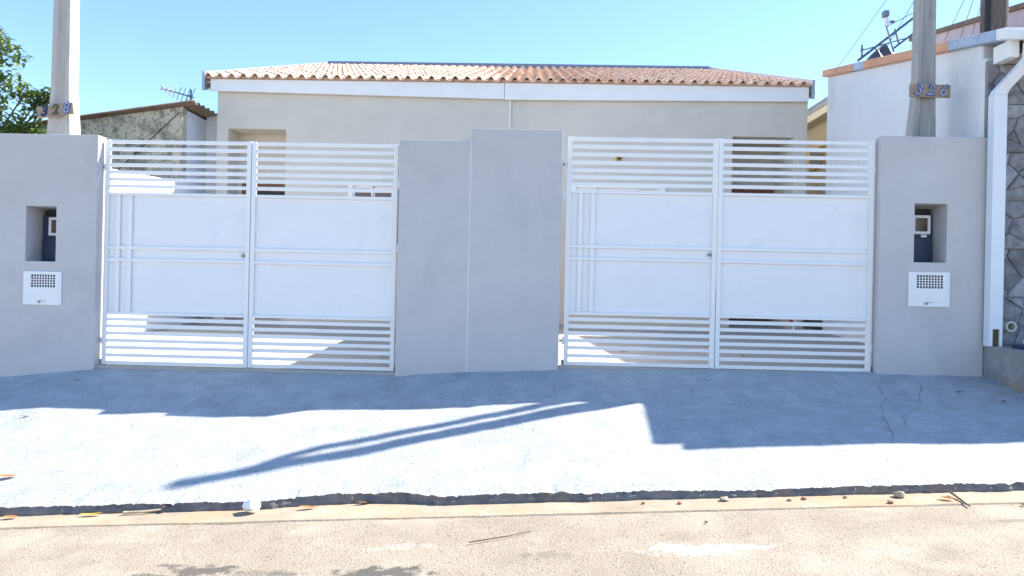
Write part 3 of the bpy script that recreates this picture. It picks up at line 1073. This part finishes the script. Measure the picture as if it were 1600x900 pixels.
nh(MB().box(4.455, 4.545, 7.08, 7.334, 3.16, 3.325)).build('eave_board', m_white, NH, bevel=0.004)
nh(MB().box(4.561, 9, 7.03, 7.334, 3.17, 3.19)).build('soffit', m_beige, NH)
nh(wall_holes(4.835, 5.8, 1.66, 2.22, 7.28, 7.34, [(4.86, 5.775, 1.685, 2.195)])).build('window', m_white, NH)
nh(MB().box(4.861, 5.774, 7.31, 7.33, 1.686, 2.194)).build('pane', m_navy, NH)

# stone veneer: irregular stones inside square panels


def clip(poly, px, py, nx, ny):
    out = []
    for k in range(len(poly)):
        a, b = poly[k], poly[(k + 1) % len(poly)]
        da = (a[0] - px) * nx + (a[1] - py) * ny
        db = (b[0] - px) * nx + (b[1] - py) * ny
        if da <= 0:
            out.append(a)
        if (da < 0 < db) or (db < 0 < da):
            q = da / (da - db)
            out.append((a[0] + (b[0] - a[0]) * q, a[1] + (b[1] - a[1]) * q))
    return out


rs = random.Random(5)
for pi in range(3):
    for pj in range(6):
        ax, az_ = 4.41 + pi * 0.47, 0.425 + pj * 0.47
        bx_, bz_ = ax + 0.466, min(az_ + 0.466, 3.16)
        sites = [(rs.uniform(ax, bx_), rs.uniform(az_, bz_)) for _ in range(7)]
        for s0 in sites:
            poly = [(ax, az_), (bx_, az_), (bx_, bz_), (ax, bz_)]
            for s1 in sites:
                if s1 is s0:
                    continue
                nx, ny = s1[0] - s0[0], s1[1] - s0[1]
                l = math.hypot(nx, ny)
                poly = clip(poly, (s0[0] + s1[0]) / 2 - nx / l * .003, (s0[1] + s1[1]) / 2 - ny / l * .003, nx / l, ny / l)
                if len(poly) < 3:
                    break
            if len(poly) < 3:
                continue
            if poly[0][0] > 4.835 - .3 and min(p[0] for p in poly) > 4.82 and 1.6 < s0[1] < 2.25:
                continue
            gx = sum(p[0] for p in poly) / len(poly)
            gz = sum(p[1] for p in poly) / len(poly)
            dp = rs.uniform(.012, .030)
            B = MB()
            o_ = [(x, 7.336, z) for x, z in poly]
            f_ = [(gx + (x - gx) * .80, 7.334 - dp + rs.uniform(-.004, .004), gz + (z - gz) * .80) for x, z in poly]
            m_ = [(gx + (x - gx) * .975, 7.335 - dp * .7, gz + (z - gz) * .975) for x, z in poly]
            B.quad_strip(o_, m_, True)
            B.quad_strip(m_, f_, True)
            i = len(B.v)
            B.v += f_ + [(gx, 7.334 - dp - .004, gz)]
            n = len(f_)
            B.f += [(i + k, i + (k + 1) % n, i + n) for k in range(n)]
            nh(B).build('stone', rs.choice(m_stone), NH)

PL = tag(MB().hexa([(4.405, 6.1, -0.5), (8, 6.1, -0.5), (8, 7.333, -0.5), (4.405, 7.333, -0.5)],
                   [(4.405, 6.1, 0.40), (8, 6.1, 0.40), (8, 7.333, 0.425), (4.405, 7.333, 0.425)]).build('stone_plinth', m_plinth, bevel=0.012),
         'raised stained plinth under the downpipe at the right edge', 'plinth')
DP = thing('downpipe', 'white square downpipe with bent top beside the stone front', 'pipe')
DP.location = (4.44, 7.22, 0.43)


def sq(pts, w, d):
    """square-section pipe along points given as offsets"""
    B_ = MB()
    rings_ = [[(x - w, y - d, z), (x + w, y - d, z), (x + w, y + d, z), (x - w, y + d, z)] for x, y, z in pts]
    for a_, b_ in zip(rings_[:-1], rings_[1:]):
        B_.quad_strip(a_, b_, True)
    return B_


wall_holes(-0.062, 0.062, 0.0, 2.40, -0.05, 0.05, [(-0.030, 0.036, -0.01, 0.155)]).build('shaft', m_pvc, DP, bevel=0.004)
box('shoe_inside', mat('dark_brown_inside', (0.10, 0.08, 0.035), 0.9, 0.3, 30), -0.029, 0.035, -0.03, 0.045, 0.001, 0.154, DP)  # dark brown block filling the downpipe's bottom opening
sq([(0, 0, 2.401), (0.02, -.01, 2.45), (0.15, -.12, 2.64), (0.185, -.19, 2.72), (0.19, -.23, 2.80)], 0.061, 0.048).build('bend', m_pvc, DP, bevel=0.004)
box('collar', m_pvc, 0.115, 0.265, -0.30, -0.165, 2.79, 2.85, DP, 0.006)
GU = tag(MB().box(4.535, 9, 6.90, 7.015, 3.23, 3.37).build('gutter_channel', m_pvc, bevel=0.012), 'white roof gutter along the eave above the stone front', 'gutter')
box('outlet', m_pvc, 4.555, 4.72, 6.92, 7.06, 3.10, 3.229, GU, 0.01)
ring = MB()
n = 18
ci = [[(4.625 + r_ * math.cos(2 * math.pi * k / n), y, 0.612 + r_ * math.sin(2 * math.pi * k / n)) for k in range(n)]
      for r_, y in ((.052, 7.34), (.052, 7.235), (.036, 7.235), (.036, 7.34))]
for a, b in zip(ci[:-1], ci[1:]):
    ring.quad_strip(b, a, True)
PR = tag(ring.build('pipe_stub', mat('aged_plastic', (0.55, 0.52, 0.46), 0.6, 0.1), smooth=False), 'round pipe end sticking out of the stone front', 'pipe')
mt = thing('boot_scraper', 'small dark flat item with a white scrap on the plinth, right edge', 'mat')
mt.location = (4.62, 6.98, 0.419)
box('mat', m_navy, -0.10, 0.2, -0.09, 0.09, 0.001, 0.035, mt, 0.01)
box('scrap', m_white, -0.02, 0.10, -0.03, 0.05, 0.036, 0.085, mt, 0.012)
mt.name = 'folded_mat'

RB = thing('rear_house', 'beige rear house with sloping eave, glimpsed between roof and white wall', 'house')
RB.location = (5.2, 13, 0)


def rbm(B):
    B.v = [(x - 5.2, y - 13, z) for x, y, z in B.v]
    return B


rbm(MB().box(5.2, 9, 11.7, 19, -0.3, 4.05)).build('wall', m_beige, RB)
rbm(MB().box(4.90, 4.94, 11.65, 19.2, 3.96, 4.085)).build('fascia', m_cream, RB)
rbm(MB().box(4.941, 5.199, 11.65, 19.2, 4.0, 4.084)).build('soffit', m_beige, RB)
for k_ in range(5):
    x_, z_ = 4.88 + .13 * k_, 4.087 + .105 * k_
    rbm(MB().hexa([(x_, 11.6, z_), (x_ + .2, 11.6, z_ + .11), (x_ + .2, 19.2, z_ + .11), (x_, 19.2, z_)],
                  [(x_, 11.6, z_ + .045), (x_ + .2, 11.6, z_ + .155), (x_ + .2, 19.2, z_ + .155), (x_, 19.2, z_ + .045)])).build('roof_course', m_slate, RB)
wf = rbm(MB().box(5.165, 5.199, 13.32, 14.10, 3.19, 3.58)).build('window_frame', m_yel, RB)
rbm(MB().box(5.155, 5.1645, 13.36, 13.98, 3.22, 3.55)).build('window_pane', m_navy, RB)

PK = tag(MB().hexa([(6.6, 8.6, -0.3), (6.8, 8.6, -0.3), (6.8, 13.2, -0.3), (6.6, 13.2, -0.3)],
                   [(6.6, 8.6, 4.53), (6.8, 8.6, 4.53), (6.8, 13.2, 5.37), (6.6, 13.2, 5.37)]).build('parapet_wall', m_pink),
         'far pinkish parapet wall above the right neighbour roof', 'wall')
MB().hexa([(6.55, 8.6, 4.531), (6.85, 8.6, 4.531), (6.85, 13.2, 5.371), (6.55, 13.2, 5.371)],
          [(6.55, 8.6, 4.60), (6.85, 8.6, 4.60), (6.85, 13.2, 5.44), (6.55, 13.2, 5.44)]).build('capping', m_fibre, PK)
DC = thing('round_column', 'thick dark round column rising from the right neighbour roof', 'column')
DC.location = (5.47, 9.0, 3.6)
tube('shaft', m_darkpole, [(0, 0, 0), (0, 0, 1.2)], 0.145, DC, 20)
tube('side_black_tube', m_black, [(-0.135, -0.09, 0), (-0.135, -0.09, 1.2)], 0.03, DC)  # black tube up the column's left side

# lattice and lamp on the right neighbour roof
LT = thing('roof_lattice', 'thin tilted metal lattice frame on the right neighbour roof', 'frame')
k = 10.6 / 9.5
pts = {n_: (x * k - 4.9, 0, (z - .88) * k + .88 - 4.1) for n_, x, z in
       (('a', 4.079, 3.86), ('b', 4.80, 4.44), ('c', 4.131, 4.064), ('d', 4.131, 3.90), ('e', 4.536, 4.273), ('f', 4.595, 4.07), ('g', 4.52, 4.02),
        ('h', 4.80, 4.24), ('i', 4.15, 4.0), ('j', 4.80, 4.19), ('k', 4.42, 3.99), ('l', 4.252, 4.02), ('m', 4.80, 4.50), ('n', 4.44, 4.30))}
LT.location = (4.9, 10.6, 4.1)
for n_, a, b, r_ in (('beam', 'a', 'b', .020), ('beam', 'g', 'h', .016), ('post', 'c', 'd', .014), ('strut', 'e', 'f', .014), ('wire', 'i', 'j', .009),
                     ('strut', 'l', 'k', .008), ('wire', 'n', 'm', .006)):
    tube(n_, m_steel, [pts[a], pts[b]], r_, LT, 6)
tube('insulator', m_steel, [(pts['c'][0], 0, pts['c'][2] - .09), (pts['c'][0], 0, pts['c'][2] - .05)], .022, LT)
FL = thing('floodlight', 'small floodlight on a thin stalk above the right neighbour roof', 'lamp')
FL.location = (5.0, 10.55, 4.32)
tube('stalk', m_steel, [(0.03, 0, 0), (-0.08, 0, 0.36)], .012, FL, 6)
box('housing', m_steel, -0.130, -0.058, -.05, .05, 0.49, 0.575, FL, .01).rotation_euler = (0, 0, 0)
box('bracket', m_pvc, -0.105, -0.055, -.03, .03, 0.36, 0.489, FL, .012)
box('arm', m_steel, -0.034, 0.03, -.02, .02, 0.41, 0.44, FL)
TP = MB()
for kx in range(2):
    pass
rr = random.Random(3)
B = MB()
ring0 = []
for k_ in range(9):
    u = k_ / 8
    ring0.append([(4.60 + .42 * u + rr.uniform(-.02, .02), 10.2 + v * .12 + rr.uniform(-.02, .02),
                   zr(10.2 + v * .12) + .02 + math.sin(math.pi * u) ** .8 * (.25 if v in (1, 2) else .05) + rr.uniform(-.035, .035)) for v in range(4)])
for a, b in zip(ring0[:-1], ring0[1:]):
    B.quad_strip(b, a)
tag(B.build('roof_tarpaulin', mat('dark_tarpaulin', (0.07, 0.075, 0.09), 0.6, 0.3, 12, 0.6, 20)), 'dark crumpled sheet lying on the right neighbour roof', 'tarpaulin')

# cables
def cable(a, b, sag, label, r=.004):
    a, b = Vector(a), Vector(b)
    P = [a.lerp(b, q / 12) - Vector((0, 0, sag * 4 * (q / 12) * (1 - q / 12))) for q in range(13)]
    return tag(tube('cable', m_steel, P, r, None, 5), label, 'cable', 'overhead cables')


cable((4.62, 10.2, 4.02), (5.6, 10.6, 5.6), .03, 'thin pale wire slanting up behind the floodlight', .0045)
cable((4.35, 10.9, 4.13), (4.70, 10.0, 4.9), .0, 'thin wire rising left of the 326 post', .004)
cable((4.85, 8.7, 3.70), (5.05, 8.3, 4.9), -.02, 'dark cable rising between 326 post and dark column', .0045)
cable((4.95, 9.3, 3.85), (5.35, 9.0, 5.0), .02, 'thin wire just right of the 326 post', .004)
cable((5.25, 9.2, 3.85), (5.25, 8.6, 4.9), .03, 'wire beside the dark round column', .0035)

# ------------------------------------------------------------------ litter


def leaf(loc, ln, wd, rot, M, label, cat='leaf', tilt=0.2, curl=0.3):
    B_ = MB()
    a_, b_ = [], []
    for q in range(7):
        u = q / 6
        ww = wd * math.sin(math.pi * min(1, .06 + u * .92)) ** .8
        zc = curl * ln * (u - .5) ** 2 + .004
        a_.append(((u - .5) * ln, -ww, zc + ww * .35))
        b_.append(((u - .5) * ln, 0, zc))
    c_ = [(x, -y, z) for x, y, z in a_]
    B_.quad_strip(a_, b_)
    B_.quad_strip(b_, c_)
    B_.tube([(-.5 * ln, 0, curl * ln * .25 + .004), (-.72 * ln, .02 * ln, .006)], .0018, 4)
    o = B_.build('fallen_leaf', M)
    o.location = loc
    o.rotation_euler = (R(random.uniform(-8, 8)), R(random.uniform(-6, 6)), rot)
    return tag(o, label, cat, 'fallen leaves')


def gz(x, y):
    return z_walk(x, y) if y > 4.99 else z_road(x) + .008


def at(x, y, h=0.004):
    return (x, y, gz(x, y) + h)


leaf(at(-3.80, 5.31, .008), .13, .022, .25, m_dry, 'orange dry leaf on sunlit pavement at the left edge')
leaf(at(-3.45, 4.86), .09, .022, .2, m_dry, 'orange dry leaf in the gutter nearest the left edge')
leaf(at(-1.46, 4.91), .11, .02, .3, m_dry, 'curled orange leaf in the gutter right of the white cup')
leaf(at(2.66, 4.76), .09, .022, 2.6, m_dry, 'orange leaf in the gutter toward the right end')
leaf(at(-4.34, 6.27, .008), .06, .012, .3, m_dryb, 'small brown leaf on pavement below the left wall')
leaf(at(3.86, 6.75, .008), .07, .016, 2.9, m_dryb, 'small brown leaf on shaded pavement below right wall')
leaf(at(-2.91, 4.875), .15, .018, .05, m_yleaf, 'yellow leaf lying in the gutter on the left')
leaf(at(-4.36, 7.02, .008), .05, .012, .6, leaf_mat('red_leaf', (.4, .05, .03), (.45, .07, .04), .1), 'tiny red leaf at the foot of left gate post')
leaf(at(-2.42, 4.94, .03), .08, .025, 1.2, m_dryb, 'brown curled leaf at the end of the pale stick')
leaf(at(-1.10, 4.99), .10, .018, .4, m_dryb, 'brown leaf against the broken kerb')
leaf(at(4.1, 6.5, .008), .06, .014, .8, m_dryb, 'brown leaf on shaded pavement near the plinth')
for x, y, side, lb_ in ((3.4, 8.6, 1, 'dry leaf on yard floor behind the rightmost gate leaf, nearest its middle'),
                        (3.42, 9.0, 1, 'dry leaf on yard floor behind the rightmost gate leaf, farthest back'),
                        (3.72, 8.7, 1, 'dry leaf on yard floor closest to the right grey wall'),
                        (1.06, 8.45, 1, 'dry leaf on yard floor at the sunlit patch behind the right gate'),
                        (2.4, 8.4, 1, 'dry leaf on yard floor just right of the right gate centre'),
                        (1.9, 9.4, 1, 'dry leaf far back on yard floor behind the right gate centre'),
                        (-1.67, 8.4, 0, 'dry leaf on shaded yard floor closest to the central wall'),
                        (-2.1, 9.05, 0, 'dry leaf farthest back on shaded yard floor behind the left gate'),
                        (-1.95, 8.0, 0, 'dry leaf on shaded yard floor nearest the left gate')):
    zz = (0.118 if side else 0.012) + 0.046 * (y - 7.33) + .004
    leaf((x, y, zz), .075, .018, x * 3, m_dryb, lb_)
tag(tube('dry_stick', mat('pale_stick', (.45, .36, .24), .9, .3, 20), [at(-2.70, 4.885, .012), at(-2.58, 4.89, .014), at(-2.46, 4.925, .016)], .011, None, 7, .007),
    'pale bent stick lying in the gutter on the left', 'stick')
tag(tube('dry_stick', m_bark, [at(2.74, 4.86, .02), at(2.73, 4.72, .008), at(2.71, 4.60, .006)], .008, None, 6, .005),
    'dark twig pointing from kerb to road on the right', 'stick')
tag(tube('dry_stick', m_dryb, [at(-.32, 4.16, .008), at(-.1, 4.25, .008), at(.03, 4.33, .008)], .004, None, 5, .003),
    'very thin straw lying on the sunlit road', 'stick')
cup = MB()
n = 16
prf = [(.030, 0), (.032, .002), (.044, .085), (.046, .086), (.046, .09), (.042, .09), (.030, .008), (.001, .008)]
rg = [[(r_ * math.cos(2 * math.pi * k_ / n), r_ * math.sin(2 * math.pi * k_ / n), z) for k_ in range(n)] for r_, z in prf]
for a, b in zip(rg[:-1], rg[1:]):
    cup.quad_strip(a, b, True)
cp = cup.build('paper_cup', m_white, smooth=False)
cp.location = at(-1.87, 4.88, .036)
cp.rotation_euler = (R(70), R(15), R(60))
tag(cp, 'crushed white paper cup against the kerb', 'cup')


def pebble(x, y, r_, M, label):
    bm = bmesh.new()
    bmesh.ops.create_icosphere(bm, subdivisions=2, radius=1)
    for v in bm.verts:
        d = 1 + .35 * noise.noise(v.co * 1.7 + Vector((x * 7, y * 5, 0)))
        v.co = Vector((v.co.x * r_ * d * 1.3, v.co.y * r_ * d, v.co.z * r_ * d * .7))
    me = bpy.data.meshes.new('pebble')
    bm.to_mesh(me)
    bm.free()
    me.materials.append(M)
    o = bpy.data.objects.new('pebble', me)
    COL.objects.link(o)
    o.location = (x, y, gz(x, y) + r_ * .45)
    o.rotation_euler = (0, 0, x * 5)
    return tag(o, label, 'pebble', 'pebbles in the gutter')


m_peb = mat('tan_pebble', (.42, .34, .24), .9, .25, 40)
m_pebr = mat('brick_chip', (.36, .19, .12), .9, .25, 40)
for x, y, r_, M, lb_ in ((1.29, 4.865, 0.0230, m_peb, 'tan stone chip beside kerb, largest near the middle'),
                         (0.99, 4.82, 0.0130, m_pebr, 'small brown chip on the sand left of the tan stone'),
                         (0.76, 4.84, 0.0115, m_pebr, 'small flat chip on the sand right of the kerb joint'),
                         (2.41, 4.85, 0.0317, m_peb, 'biggest pale stone against the kerb on the right'),
                         (2.29, 4.72, 0.0158, m_pebr, 'brown chip just in front of the biggest pale stone'),
                         (1.80, 4.85, 0.0144, m_pebr, 'reddish chip against the kerb right of centre'),
                         (1.70, 4.83, 0.0130, m_peb, 'tan chip beside the reddish chip'),
                         (2.07, 4.86, 0.0137, m_peb, 'tan chip left of the biggest pale stone'),
                         (1.07, 4.43, 0.0086, m_bark, 'dark speck of stone out on the road'),
                         (3.05, 4.62, 0.0115, m_pebr, 'brown chip near the right frame edge')):
    pebble(x, y, r_, M, lb_)
